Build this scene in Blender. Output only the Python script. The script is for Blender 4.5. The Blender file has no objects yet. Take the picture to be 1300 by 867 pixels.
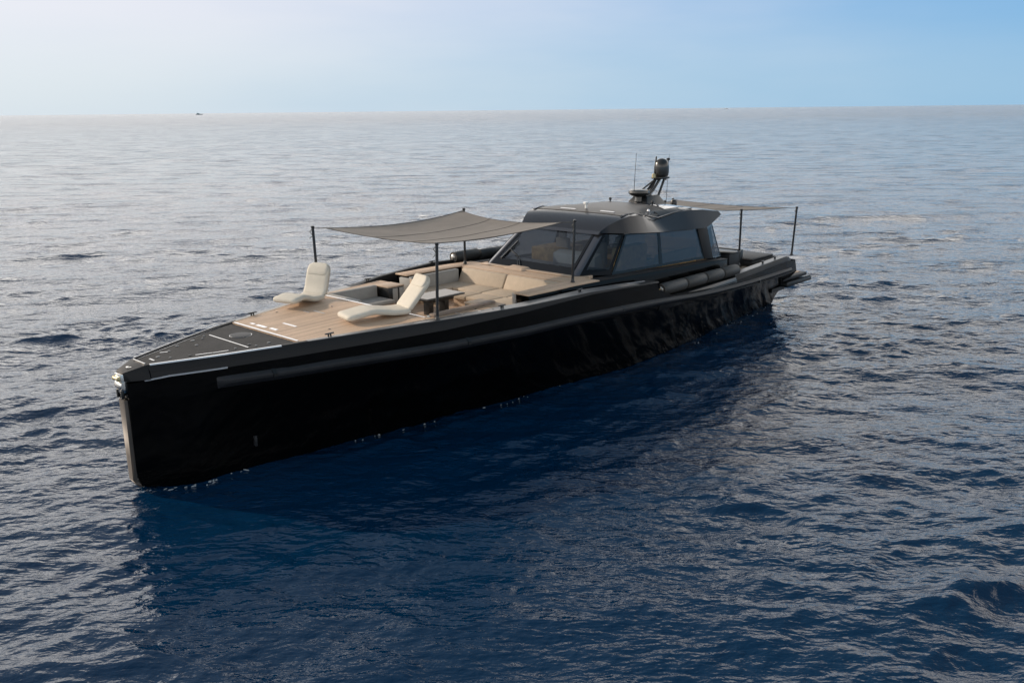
import bpy, bmesh, math, random
import numpy as np
from mathutils import Vector, Matrix
random.seed(7); np.random.seed(7)
S = bpy.context.scene
COL = S.collection
rad = math.radians

# ------------------------------------------------------------------ camera
CAM_H = 8.4
FPX = 1114.0
W, H = 1300.0, 867.0
roll = math.atan2(14.0, 1300.0)
pitch = math.atan2((H/2-140.0)*math.cos(roll), FPX)
F = Vector((0, math.cos(pitch), -math.sin(pitch)))
R0 = Vector((1, 0, 0)); U0 = Vector((0, math.sin(pitch), math.cos(pitch)))
Ri = math.cos(roll)*R0 - math.sin(roll)*U0
Ui = math.sin(roll)*R0 + math.cos(roll)*U0
cam = bpy.data.cameras.new('camera'); camo = bpy.data.objects.new('camera', cam); COL.objects.link(camo)
M3 = Matrix((Ri, Ui, -F)).transposed()
camo.matrix_world = Matrix.Translation((0, 0, CAM_H)) @ M3.to_4x4()
cam.sensor_width = 36.0; cam.lens = FPX/1300.0*36.0
cam.clip_start = 0.1; cam.clip_end = 120000
S.camera = camo

# ------------------------------------------------------------------ sky and sun
SUN_DIR = Vector((-0.93, 0.37, 0)).normalized()      # towards the sun, horizontally
SUN_EL = rad(24)
world = bpy.data.worlds.new("World"); S.world = world; world.use_nodes = True
nt = world.node_tree; nt.nodes.clear()
def N(t, **kw):
    n = nt.nodes.new(t)
    for k, v in kw.items(): setattr(n, k, v)
    return n
sky = N('ShaderNodeTexSky', sky_type='NISHITA')
sky.sun_disc = False
sky.sun_elevation = SUN_EL
sky.sun_rotation = math.atan2(SUN_DIR.x, SUN_DIR.y)
sky.air_density = 1.3; sky.dust_density = 1.2; sky.ozone_density = 3.0; sky.altitude = 0
tc = N('ShaderNodeTexCoord'); lk = nt.links.new
def mrange(src, a, b, c=0.0, d=1.0):
    n = N('ShaderNodeMapRange', interpolation_type='SMOOTHSTEP'); n.inputs['From Min'].default_value = a; n.inputs['From Max'].default_value = b
    n.inputs['To Min'].default_value = c; n.inputs['To Max'].default_value = d; lk(src, n.inputs['Value']); return n.outputs[0]
def cmix(f, a, b):
    n = N('ShaderNodeMix', data_type='RGBA')
    for k, v in (('Factor', f), ('A', a), ('B', b)):
        if isinstance(v, (tuple, float)): n.inputs[k].default_value = v if isinstance(v, float) else (*v, 1)
        else: lk(v, n.inputs[k])
    return n.outputs['Result']
mp = N('ShaderNodeMapping'); mp.inputs['Scale'].default_value = (1.2, 1.2, 6.0)
nz = N('ShaderNodeTexNoise'); nz.inputs['Scale'].default_value = 1.9; nz.inputs['Detail'].default_value = 5; nz.inputs['Roughness'].default_value = 0.5
lk(tc.outputs['Generated'], mp.inputs['Vector']); lk(mp.outputs[0], nz.inputs['Vector'])
sep = N('ShaderNodeSeparateXYZ'); lk(tc.outputs['Generated'], sep.inputs[0])
dotn = N('ShaderNodeVectorMath', operation='DOT_PRODUCT'); dotn.inputs[1].default_value = (SUN_DIR.x, SUN_DIR.y, 0.0)
lk(tc.outputs['Generated'], dotn.inputs[0])
jit = N('ShaderNodeMath', operation='MULTIPLY_ADD'); jit.inputs[1].default_value = 0.55; lk(nz.outputs['Fac'], jit.inputs[0]); lk(dotn.outputs['Value'], jit.inputs[2])
side = mrange(jit.outputs[0], 0.05, 1.12)
low = cmix(side, (3.4, 5.9, 8.3), (7.2, 8.3, 9.2))        # just above the horizon: blue away from the sun, pale towards it
mid = cmix(side, (2.0, 4.7, 8.2), (8.7, 8.7, 9.6))        # several degrees up
high = cmix(side, (18.2, 17.3, 16.3), (28, 26.6, 25.0))       # thin white overcast overhead
zen = cmix(side, (2.0, 3.1, 4.2), (6.0, 6.3, 6.8))
c1 = cmix(mrange(sep.outputs['Z'], 0.0, 0.13), low, mid)
c2 = cmix(mrange(sep.outputs['Z'], 0.125, 0.175), c1, high)
c3 = cmix(mrange(sep.outputs['Z'], 0.30, 0.56), c2, zen)
allc = cmix(0.88, sky.outputs[0], c3)
bg = N('ShaderNodeBackground'); bg.inputs['Strength'].default_value = 0.10
lk(allc, bg.inputs['Color'])
wo = N('ShaderNodeOutputWorld'); nt.links.new(bg.outputs[0], wo.inputs['Surface'])

sl = bpy.data.lights.new('sun', 'SUN'); sl.energy = 3.5; sl.angle = rad(0.6); sl.color = (1.0, 0.83, 0.66)
so = bpy.data.objects.new('sun', sl); COL.objects.link(so)
sd = Vector((SUN_DIR.x*math.cos(SUN_EL), SUN_DIR.y*math.cos(SUN_EL), math.sin(SUN_EL)))
so.rotation_euler = sd.to_track_quat('Z', 'Y').to_euler()
so.location = sd*80
vs = S.view_settings
vs.view_transform = 'Standard'; vs.look = 'None'; vs.exposure = 0.0; vs.gamma = 1.0; vs.use_curve_mapping = False

# ------------------------------------------------------------------ frames
A = rad(47.0)
BX, BY = -9.06391, 19.50306        # stem of the yacht at water level
WZ = -0.30                         # water level
def cyc(n, k=1): return [(i, (i+1) % n) for i in range(n)]

class MB:
    def __init__(s): s.v = []; s.f = []; s.m = []; s.cur = 0
    def add(s, vs, fs):
        o = len(s.v); s.v += [tuple(p) for p in vs]
        for f in fs: s.f.append(tuple(i+o for i in f)); s.m.append(s.cur)
        return s
    def box(s, a, b):
        x0, y0, z0 = a; x1, y1, z1 = b
        return s.add([(x0,y0,z0),(x1,y0,z0),(x1,y1,z0),(x0,y1,z0),(x0,y0,z1),(x1,y0,z1),(x1,y1,z1),(x0,y1,z1)],
                     [(0,3,2,1),(4,5,6,7),(0,1,5,4),(1,2,6,5),(2,3,7,6),(3,0,4,7)])
    def hexa(s, lo, hi):   # two loops of the same length
        n = len(lo)
        fs = [tuple(range(n-1,-1,-1)), tuple(range(n, 2*n))]+[(i, (i+1)%n, n+(i+1)%n, n+i) for i in range(n)]
        return s.add(list(lo)+list(hi), fs)
    def prism(s, loop, z0, z1):
        return s.hexa([(x,y,z0) for x,y in loop], [(x,y,z1) for x,y in loop])
    def loft(s, rings, closed=True, caps=True):
        n = len(rings[0]); vs = [p for r in rings for p in r]; fs = []
        for k in range(len(rings)-1):
            for i in range(n if closed else n-1):
                j = (i+1) % n
                fs.append((k*n+i, k*n+j, (k+1)*n+j, (k+1)*n+i))
        if caps and closed:
            fs.append(tuple(range(n-1,-1,-1))); fs.append(tuple((len(rings)-1)*n+i for i in range(n)))
        return s.add(vs, fs)
    def tube(s, path, r, n=10, caps=True):
        path = [Vector(p) for p in path]; rs = r if isinstance(r, (list, tuple)) else [r]*len(path)
        rings = []
        up = None
        for i, p in enumerate(path):
            d = (path[min(i+1, len(path)-1)]-path[max(i-1, 0)]).normalized()
            if up is None: up = Vector((0,0,1)) if abs(d.z) < .9 else Vector((1,0,0))
            a = d.cross(up).normalized(); b = a.cross(d).normalized(); up = b
            rings.append([tuple(p+rs[i]*(math.cos(t)*a+math.sin(t)*b)) for t in [2*math.pi*k/n for k in range(n)]])
        return s.loft(rings, True, caps)
    def revolve(s, prof, o, axis='z', n=20):
        rings = []
        for r, h in prof:
            ring = []
            for k in range(n):
                t = 2*math.pi*k/n; c, q = r*math.cos(t), r*math.sin(t)
                if axis == 'z': ring.append((o[0]+c, o[1]+q, o[2]+h))
                elif axis == 'x': ring.append((o[0]+h, o[1]+c, o[2]+q))
                else: ring.append((o[0]+c, o[1]+h, o[2]+q))
            rings.append(ring)
        return s.loft(rings, True, True)

ROOT = {}
def thing(name, label, cat, o=(0,0,WZ), rot=0.0, group=None, world_xy=None):
    e = bpy.data.objects.new(name, None); COL.objects.link(e)
    e.empty_display_size = 0.3
    if world_xy is None:
        x = BX+o[0]*math.cos(A)-o[1]*math.sin(A); y = BY+o[0]*math.sin(A)+o[1]*math.cos(A)
        e.location = (x, y, o[2]); e.rotation_euler = (0,0,A+rot)
    else:
        e.location = world_xy; e.rotation_euler = (0,0,rot)
    e['label'] = label; e['category'] = cat
    if group: e['group'] = group
    ROOT[e.name] = (o, rot)
    return e
def rootof(o):
    while o.parent: o = o.parent
    return o
def part(name, mb, mat, parent, smooth=False, bev=0.0, seg=2, local=False, sub=0, angle=35, label=None):
    me = bpy.data.meshes.new(name)
    vs = mb.v
    if not local:
        o, r = ROOT[rootof(parent).name]; c, q = math.cos(-r), math.sin(-r)
        vs = [((x-o[0])*c-(y-o[1])*q, (x-o[0])*q+(y-o[1])*c, z-o[2]) for x, y, z in vs]
    me.from_pydata([tuple(p) for p in vs], [], mb.f)
    mats = mat if isinstance(mat, (list, tuple)) else [mat]
    for m in mats: me.materials.append(m)
    if len(mats) > 1: me.polygons.foreach_set('material_index', mb.m)
    bm = bmesh.new(); bm.from_mesh(me)
    bmesh.ops.remove_doubles(bm, verts=bm.verts, dist=1e-5)
    bmesh.ops.recalc_face_normals(bm, faces=bm.faces)
    if bev > 0:
        es = [e for e in bm.edges if len(e.link_faces) == 2 and e.calc_face_angle(0) > rad(25)]
        bmesh.ops.bevel(bm, geom=es, offset=bev, segments=seg, profile=0.5, affect='EDGES', clamp_overlap=True)
    bm.to_mesh(me); bm.free()
    ob = bpy.data.objects.new(name, me); COL.objects.link(ob); ob.parent = parent
    if smooth or bev > 0:
        for p in me.polygons: p.use_smooth = True
        me.set_sharp_from_angle(angle=rad(angle))
    if sub:
        m = ob.modifiers.new('sub', 'SUBSURF'); m.levels = m.render_levels = sub
    if label: ob['label'] = label
    return ob
def copy_tree(o, parent=None):
    c = o.copy(); COL.objects.link(c); c.parent = parent
    for ch in list(o.children): copy_tree(ch, c)
    return c

# ------------------------------------------------------------------ materials
def mat(name, col, rough=0.5, metal=0.0, spec=0.5, coat=0.0, noise=0.0, nscale=8.0, bump=0.0, bscale=60.0, rvar=0.0):
    m = bpy.data.materials.new(name); m.use_nodes = True; t = m.node_tree; b = t.nodes['Principled BSDF']
    b.inputs['Base Color'].default_value = (*col, 1); b.inputs['Roughness'].default_value = rough
    b.inputs['Metallic'].default_value = metal; b.inputs['Specular IOR Level'].default_value = spec
    b.inputs['Coat Weight'].default_value = coat; b.inputs['Coat Roughness'].default_value = 0.04
    co = t.nodes.new('ShaderNodeTexCoord')
    if noise or rvar:
        n = t.nodes.new('ShaderNodeTexNoise'); n.inputs['Scale'].default_value = nscale; n.inputs['Detail'].default_value = 6
        n.inputs['Roughness'].default_value = 0.65
        t.links.new(co.outputs['Object'], n.inputs['Vector'])
        if noise:
            x = t.nodes.new('ShaderNodeMix'); x.data_type = 'RGBA'
            r = t.nodes.new('ShaderNodeMapRange'); r.inputs['From Min'].default_value = .3; r.inputs['From Max'].default_value = .7
            t.links.new(n.outputs['Fac'], r.inputs['Value']); t.links.new(r.outputs[0], x.inputs['Factor'])
            x.inputs['A'].default_value = (*[c*(1-noise) for c in col], 1); x.inputs['B'].default_value = (*[min(1, c*(1+noise)) for c in col], 1)
            t.links.new(x.outputs['Result'], b.inputs['Base Color'])
        if rvar:
            r2 = t.nodes.new('ShaderNodeMapRange'); r2.inputs['To Min'].default_value = rough-rvar; r2.inputs['To Max'].default_value = rough+rvar
            t.links.new(n.outputs['Fac'], r2.inputs['Value']); t.links.new(r2.outputs[0], b.inputs['Roughness'])
    if bump:
        n2 = t.nodes.new('ShaderNodeTexNoise'); n2.inputs['Scale'].default_value = bscale; n2.inputs['Detail'].default_value = 4
        bp = t.nodes.new('ShaderNodeBump'); bp.inputs['Strength'].default_value = bump; bp.inputs['Distance'].default_value = 0.01
        t.links.new(co.outputs['Object'], n2.inputs['Vector']); t.links.new(n2.outputs['Fac'], bp.inputs['Height']); t.links.new(bp.outputs[0], b.inputs['Normal'])
    return m
M = {}
M['hull'] = mat('hull_black_gloss', (0.0012, 0.0013, 0.0014), 0.10, spec=0.12, rvar=0.03, nscale=3)
M['band'] = mat('satin_black', (0.006, 0.0065, 0.007), 0.32, spec=0.4)
M['grey'] = mat('graphite_paint', (0.012, 0.012, 0.013), 0.5, spec=0.22, noise=0.12, nscale=3, rvar=0.06)
M['strake'] = mat('rubber_graphite', (0.013, 0.014, 0.0165), 0.52, spec=0.35, noise=0.35, nscale=2.5)
M['cap'] = mat('pale_grey_cap', (0.15, 0.15, 0.15), 0.35, noise=0.1, nscale=3)
M['fore'] = mat('antislip_black', (0.026, 0.025, 0.0245), 0.7, spec=0.25, noise=0.35, nscale=2.2, bump=0.3, bscale=160)
M['roof'] = mat('gunmetal_paint', (0.010, 0.0115, 0.016), 0.20, spec=0.35, coat=0.08, rvar=0.04, nscale=2)
M['roof2'] = mat('dark_gunmetal', (0.028, 0.032, 0.042), 0.22, metal=0.4, coat=0.6)
M['steel'] = mat('polished_steel', (0.72, 0.70, 0.66), 0.16, metal=1.0, bump=0.05)
M['stem'] = mat('brushed_stem_guard', (0.065, 0.055, 0.048), 0.55, metal=0.2, noise=0.15, nscale=6)
M['bright'] = mat('worn_aluminium_edge', (0.62, 0.62, 0.63), 0.3, metal=0.8)
M['lounge'] = mat('cream_upholstery', (0.58, 0.535, 0.45), 0.75, noise=0.05, nscale=5, bump=0.35, bscale=110)
M['sofa'] = mat('taupe_upholstery', (0.46, 0.385, 0.30), 0.8, noise=0.08, nscale=5, bump=0.35, bscale=120)
M['sofag'] = mat('stone_grey_upholstery', (0.34, 0.335, 0.32), 0.8, noise=0.08, nscale=5, bump=0.35, bscale=120)
M['piping'] = mat('dark_piping', (0.05, 0.045, 0.04), 0.7)
M['canvas'] = mat('taupe_awning_cloth', (0.18, 0.16, 0.14), 0.85, noise=0.10, nscale=1.2, bump=1.0, bscale=2.5)
M['pole'] = mat('carbon_pole', (0.012, 0.013, 0.015), 0.25, coat=0.4)
M['rope'] = mat('dark_rope', (0.10, 0.095, 0.08), 0.85)
M['fender'] = mat('grey_fender_cover', (0.048, 0.047, 0.045), 0.5, spec=0.35, noise=0.15, nscale=7, bump=0.25, bscale=90)
M['fendercap'] = mat('steel_fender_cap', (0.45, 0.42, 0.38), 0.3, metal=0.7)
M['plastic'] = mat('black_plastic', (0.012, 0.013, 0.014), 0.35)
M['dome'] = mat('dark_dome', (0.014, 0.0135, 0.012), 0.28, coat=0.3)
M['brass'] = mat('amber_lens', (0.5, 0.42, 0.24), 0.35, metal=0.5)
M['tabletop'] = mat('pale_table_top', (0.20, 0.19, 0.18), 0.35, noise=0.05)
M['white'] = mat('white_paint', (0.78, 0.78, 0.76), 0.4)
M['console'] = mat('taupe_leather', (0.42, 0.38, 0.32), 0.6)
M['tan'] = mat('golden_wood', (0.70, 0.45, 0.17), 0.45, noise=0.4, nscale=5)
M['floor'] = mat('cabin_floor', (0.16, 0.12, 0.09), 0.6)

def teak(name, base, axis='y', width=0.075, gap=0.09):
    m = bpy.data.materials.new(name); m.use_nodes = True; t = m.node_tree; b = t.nodes['Principled BSDF']
    L = t.links.new; co = t.nodes.new('ShaderNodeTexCoord'); sp = t.nodes.new('ShaderNodeSeparateXYZ'); L(co.outputs['Object'], sp.inputs[0])
    dv = t.nodes.new('ShaderNodeMath'); dv.operation = 'DIVIDE'; dv.inputs[1].default_value = width; L(sp.outputs['Y' if axis == 'y' else 'X'], dv.inputs[0])
    fl = t.nodes.new('ShaderNodeMath'); fl.operation = 'FLOOR'; L(dv.outputs[0], fl.inputs[0])
    fr = t.nodes.new('ShaderNodeMath'); fr.operation = 'FRACT'; L(dv.outputs[0], fr.inputs[0])
    cb = t.nodes.new('ShaderNodeCombineXYZ'); L(fl.outputs[0], cb.inputs[0])
    wn = t.nodes.new('ShaderNodeTexWhiteNoise'); L(cb.outputs[0], wn.inputs['Vector'])
    mp = t.nodes.new('ShaderNodeMapping'); mp.inputs['Scale'].default_value = (1.3, 22, 4) if axis == 'y' else (22, 1.3, 4); L(co.outputs['Object'], mp.inputs[0])
    nz = t.nodes.new('ShaderNodeTexNoise'); nz.inputs['Scale'].default_value = 1.6; nz.inputs['Detail'].default_value = 7; nz.inputs['Roughness'].default_value = .7; L(mp.outputs[0], nz.inputs['Vector'])
    n3 = t.nodes.new('ShaderNodeTexNoise'); n3.inputs['Scale'].default_value = 0.9; n3.inputs['Detail'].default_value = 4; L(co.outputs['Object'], n3.inputs['Vector'])
    a1 = t.nodes.new('ShaderNodeMath'); a1.operation = 'ADD'; L(wn.outputs['Value'], a1.inputs[0]); L(nz.outputs['Fac'], a1.inputs[1])
    a2 = t.nodes.new('ShaderNodeMath'); a2.operation = 'ADD'; L(a1.outputs[0], a2.inputs[0]); L(n3.outputs['Fac'], a2.inputs[1])
    rm = t.nodes.new('ShaderNodeMapRange'); rm.inputs['From Min'].default_value = .7; rm.inputs['From Max'].default_value = 2.3; L(a2.outputs[0], rm.inputs['Value'])
    cr = t.nodes.new('ShaderNodeValToRGB'); cr.color_ramp.elements[0].color = (*[c*.68 for c in base], 1); cr.color_ramp.elements[1].color = (*[min(1, c*1.22) for c in base], 1)
    L(rm.outputs[0], cr.inputs[0])
    lt = t.nodes.new('ShaderNodeMath'); lt.operation = 'LESS_THAN'; lt.inputs[1].default_value = gap; L(fr.outputs[0], lt.inputs[0])
    mx = t.nodes.new('ShaderNodeMix'); mx.data_type = 'RGBA'; L(lt.outputs[0], mx.inputs['Factor']); L(cr.outputs[0], mx.inputs['A']); mx.inputs['B'].default_value = (.05, .038, .03, 1)
    L(mx.outputs['Result'], b.inputs['Base Color']); b.inputs['Roughness'].default_value = 0.62
    return m
M['teak'] = teak('teak_planks', (0.53, 0.375, 0.255))
M['shadedboard'] = mat('shaded_taupe_board', (0.20, 0.15, 0.115), 0.6, noise=0.2, nscale=6)  # port bench coaming only: its shade is put into the darker colour
M['teakx'] = teak('teak_planks_cross', (0.48, 0.345, 0.235), 'x')
M['teaktrim'] = mat('teak_trim', (0.46, 0.34, 0.24), 0.55, noise=0.15, nscale=6)

def glassmat(name, tint, refl_rough=0.02, frac=0.5):
    m = bpy.data.materials.new(name); m.use_nodes = True; t = m.node_tree; t.nodes.clear(); L = t.links.new
    o = t.nodes.new('ShaderNodeOutputMaterial'); tr = t.nodes.new('ShaderNodeBsdfTransparent'); tr.inputs['Color'].default_value = (*tint, 1)
    gl = t.nodes.new('ShaderNodeBsdfGlossy'); gl.inputs['Roughness'].default_value = refl_rough; gl.inputs['Color'].default_value = (.9, .93, 1, 1)
    fr = t.nodes.new('ShaderNodeFresnel'); fr.inputs['IOR'].default_value = 1.5
    ge = t.nodes.new('ShaderNodeNewGeometry'); om = t.nodes.new('ShaderNodeMath'); om.operation = 'SUBTRACT'; om.inputs[0].default_value = 1.0; L(ge.outputs['Backfacing'], om.inputs[1])
    pm = t.nodes.new('ShaderNodeMath'); pm.operation = 'MULTIPLY'; L(fr.outputs[0], pm.inputs[0]); L(om.outputs[0], pm.inputs[1])
    mx = t.nodes.new('ShaderNodeMixShader'); L(pm.outputs[0], mx.inputs[0]); L(tr.outputs[0], mx.inputs[1]); L(gl.outputs[0], mx.inputs[2]); L(mx.outputs[0], o.inputs[0])
    return m
M['glass'] = glassmat('tinted_glass', (0.60, 0.65, 0.70))
M['glassd'] = glassmat('dark_tinted_glass', (0.46, 0.45, 0.44))
M['glassblack'] = mat('black_glass_border', (0.004, 0.0045, 0.006), 0.10, spec=0.22)
M['post'] = mat('satin_silver_post', (0.11, 0.11, 0.12), 0.2, metal=0.8)
M['sunroof'] = mat('smoked_roof_glass', (0.075, 0.068, 0.062), 0.42, spec=0.25)

# ------------------------------------------------------------------ the sea
def sea():
    def axis_pts(lo, hi, d, far_lo, far_hi, g_lo, g_hi):
        mid = list(np.arange(lo, hi, d))
        a = []; x = lo; st = d
        while x > far_lo: st *= g_lo; x -= st; a.append(x)
        b = []; x = mid[-1]; st = d
        while x < far_hi: st *= g_hi; x += st; b.append(x)
        return np.array(a[::-1]+mid+b)
    xs = axis_pts(-13, 14, 0.06, -90000, 90000, 1.013, 1.013)
    ys = axis_pts(9, 34, 0.06, -400, 90000, 1.12, 1.0125)
    X, Y = np.meshgrid(xs, ys); dx = np.gradient(xs); dy = np.gradient(ys)
    SX, SY = np.meshgrid(dx, dy)
    rng = np.random.RandomState(11)
    Zv = np.zeros_like(X, dtype=np.float32); DX = np.zeros_like(Zv); DY = np.zeros_like(Zv)
    Xf = X.astype(np.float32); Yf = Y.astype(np.float32); SX = SX.astype(np.float32); SY = SY.astype(np.float32)
    # slow gust patches that vary how rough the surface is
    g = np.ones_like(Zv)
    for lam, am in ((75, .20), (38, .22), (19, .20), (11, .16)):
        for _ in range(3):
            th = rng.uniform(0, math.pi*2); k = 2*math.pi/(lam*rng.uniform(.8, 1.25))
            g += am/1.7*np.sin(k*(math.cos(th)*Xf+math.sin(th)*Yf*1.6)+rng.uniform(0, 6.28))
    g = np.clip(g, .40, 1.9)
    nw = 96
    lams = np.geomspace(0.24, 16, nw)
    wind = rad(105)
    for i, lam in enumerate(lams):
        lam = lam*rng.uniform(.93, 1.07); k = 2*math.pi/lam
        spread = 0.42 if lam > 4 else 0.62
        th = wind+rng.normal(0, spread)
        # rms slope allotted to each component
        sl_ = 0.0195*(1.0 if lam < 1.6 else (1.6/lam)**0.52)*(1.0 if lam < 5 else 0.62)
        if lam < 0.45: sl_ *= 0.85
        amp = sl_*math.sqrt(2)/k
        ct, stt = math.cos(th), math.sin(th)
        cell = np.sqrt((SX*ct)**2+(SY*stt)**2)
        att = np.clip((lam/cell-2.6)/2.5, 0, 1)
        ph = rng.uniform(0, 6.28)
        arg = k*(ct*Xf+stt*Yf)+ph
        a = amp*att*(g if lam < 4 else 1.0)
        Zv += a*np.cos(arg); q = 1.0
        sn = np.sin(arg); DX -= q*a*ct*sn; DY -= q*a*stt*sn
    V = np.empty((X.size, 3), np.float32)
    V[:, 0] = (Xf+DX).ravel(); V[:, 1] = (Yf+DY).ravel(); V[:, 2] = (Zv+WZ).ravel()
    ny_, nx_ = X.shape
    idx = np.arange(X.size, dtype=np.int32).reshape(ny_, nx_)
    q = np.stack([idx[:-1, :-1], idx[:-1, 1:], idx[1:, 1:], idx[1:, :-1]], -1).reshape(-1, 4)
    me = bpy.data.meshes.new('sea')
    me.vertices.add(len(V)); me.vertices.foreach_set('co', V.ravel())
    me.loops.add(q.size); me.loops.foreach_set('vertex_index', q.ravel())
    me.polygons.add(len(q)); me.polygons.foreach_set('loop_start', np.arange(0, q.size, 4, dtype=np.int32))
    me.polygons.foreach_set('use_smooth', np.ones(len(q), bool))
    me.update(calc_edges=True)
    ob = bpy.data.objects.new('sea', me); COL.objects.link(ob); ob['kind'] = 'structure'
    m = bpy.data.materials.new('sea_water'); m.use_nodes = True; t = m.node_tree; b = t.nodes['Principled BSDF']; L = t.links.new
    b.inputs['Base Color'].default_value = (0.0004, 0.019, 0.053, 1)
    b.inputs['Roughness'].default_value = 0.05; b.inputs['IOR'].default_value = 1.36
    b.inputs['Specular IOR Level'].default_value = 0.5
    co = t.nodes.new('ShaderNodeTexCoord')
    def wav(scale, rot, sx, sy, detail, r):
        mp = t.nodes.new('ShaderNodeMapping'); mp.inputs['Rotation'].default_value = (0, 0, rot); mp.inputs['Scale'].default_value = (sx, sy, 1)
        n = t.nodes.new('ShaderNodeTexNoise'); n.inputs['Scale'].default_value = scale; n.inputs['Detail'].default_value = detail; n.inputs['Roughness'].default_value = r
        n.inputs['Distortion'].default_value = 0.3
        L(co.outputs['Object'], mp.inputs[0]); L(mp.outputs[0], n.inputs['Vector']); return n.outputs['Fac']
    fine = wav(6.0, rad(12), .55, 1.0, 3, .55)
    mid = wav(1.5, rad(14), .5, 1.0, 3, .55)
    def sparse(src, a, b):
        n = t.nodes.new('ShaderNodeMapRange'); n.interpolation_type = 'SMOOTHSTEP'; n.inputs['From Min'].default_value = a; n.inputs['From Max'].default_value = b
        L(src, n.inputs['Value']); return n.outputs[0]
    big = sparse(wav(0.42, rad(12), .38, 1.0, 5, .62), .50, .78)
    vast = sparse(wav(0.10, rad(6), .35, 1.0, 5, .6), .46, .80)
    b1 = t.nodes.new('ShaderNodeBump'); b1.inputs['Distance'].default_value = 0.45; b1.inputs['Strength'].default_value = 0.3; L(mid, b1.inputs['Height'])
    b2 = t.nodes.new('ShaderNodeBump'); b2.inputs['Distance'].default_value = 0.06; b2.inputs['Strength'].default_value = 0.6; L(fine, b2.inputs['Height']); L(b1.outputs[0], b2.inputs['Normal'])
    b0 = t.nodes.new('ShaderNodeBump'); b0.inputs['Distance'].default_value = 0.42; b0.inputs['Strength'].default_value = 0.25; L(big, b0.inputs['Height'])
    b9 = t.nodes.new('ShaderNodeBump'); b9.inputs['Distance'].default_value = 1.3
    ln = t.nodes.new('ShaderNodeVectorMath'); ln.operation = 'LENGTH'; L(co.outputs['Object'], ln.inputs[0])
    lr = t.nodes.new('ShaderNodeMapRange'); lr.inputs['From Min'].default_value = 50; lr.inputs['From Max'].default_value = 700; lr.inputs['To Min'].default_value = 0.06; lr.inputs['To Max'].default_value = 1.0
    L(ln.outputs['Value'], lr.inputs['Value']); L(lr.outputs[0], b9.inputs['Strength'])
    rr = t.nodes.new('ShaderNodeMapRange'); rr.inputs['From Min'].default_value = 60; rr.inputs['From Max'].default_value = 900; rr.inputs['To Min'].default_value = 0.05; rr.inputs['To Max'].default_value = 0.19
    L(ln.outputs['Value'], rr.inputs['Value']); L(rr.outputs[0], b.inputs['Roughness'])
    r0 = t.nodes.new('ShaderNodeMapRange'); r0.inputs['From Min'].default_value = 35; r0.inputs['From Max'].default_value = 220; r0.inputs['To Min'].default_value = 0.22; r0.inputs['To Max'].default_value = 0.8
    L(ln.outputs['Value'], r0.inputs['Value']); L(r0.outputs[0], b0.inputs['Strength']); L(vast, b9.inputs['Height']); L(b9.outputs[0], b0.inputs['Normal'])
    L(b0.outputs[0], b1.inputs['Normal'])
    L(b2.outputs[0], b.inputs['Normal'])
    me.materials.append(m)
    def height(x, y):
        i = int(np.searchsorted(ys, y)); j = int(np.searchsorted(xs, x)); return float(Zv[i, j])+WZ
    return height
sea_height = sea()

# ------------------------------------------------------------------ yacht shape functions (s along the hull from stem, y to starboard)
ip = lambda s, xs, ys: float(np.interp(s, xs, ys))
def yg(s): return ip(s, [0,.45,1.8,3.4,5.3,7.5,10.2,13,18,22,27.4,28], [.17,.46,1.06,1.66,2.22,2.86,3.36,3.58,3.58,3.45,3.15,3.08])
def zg(s): return ip(s, [0,.45,1.8,3.5,7,13,16.8,17.2,22.4,27.4,28.0], [2.63,2.78,2.82,2.87,2.94,2.96,2.74,2.05,2.05,2.14,2.10])
def chd(s): return ip(s, [0,7,10.5,14,17],[.30,.28,.16,.05,.04])
def up(s, sg): return ip(s, [9.2,10.8,14,16.6],[0,.10,.20,.20]) if sg > 0 else 0.0
def ti(s): return ip(s, [0,7,11],[.06,.06,-.05])
def zst(s): return ip(s, [0,1.8,4,12.7,16.5,20,24,27.5,28.4], [2.34,2.34,2.36,2.36,2.18,1.90,1.76,1.72,1.70])   # strake top
def yw(s): return ip(s, [0,.5,1.3,3.2,7.9,11,12.9,15.8,18.6,21,23.1,26.6,28.8], [.17,.42,.86,1.14,1.68,2.12,2.6,3.0,2.9,2.65,2.45,2.0,1.75])
def ylo(s): return yg(s)+0.10
yacht = thing('motor_yacht', 'long black motor yacht with teak foredeck and grey tinted wheelhouse on the sea', 'yacht', (0,0,WZ), 0)

def stations(a, b, n): return [a+(b-a)*i/(n-1) for i in range(n)]
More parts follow.
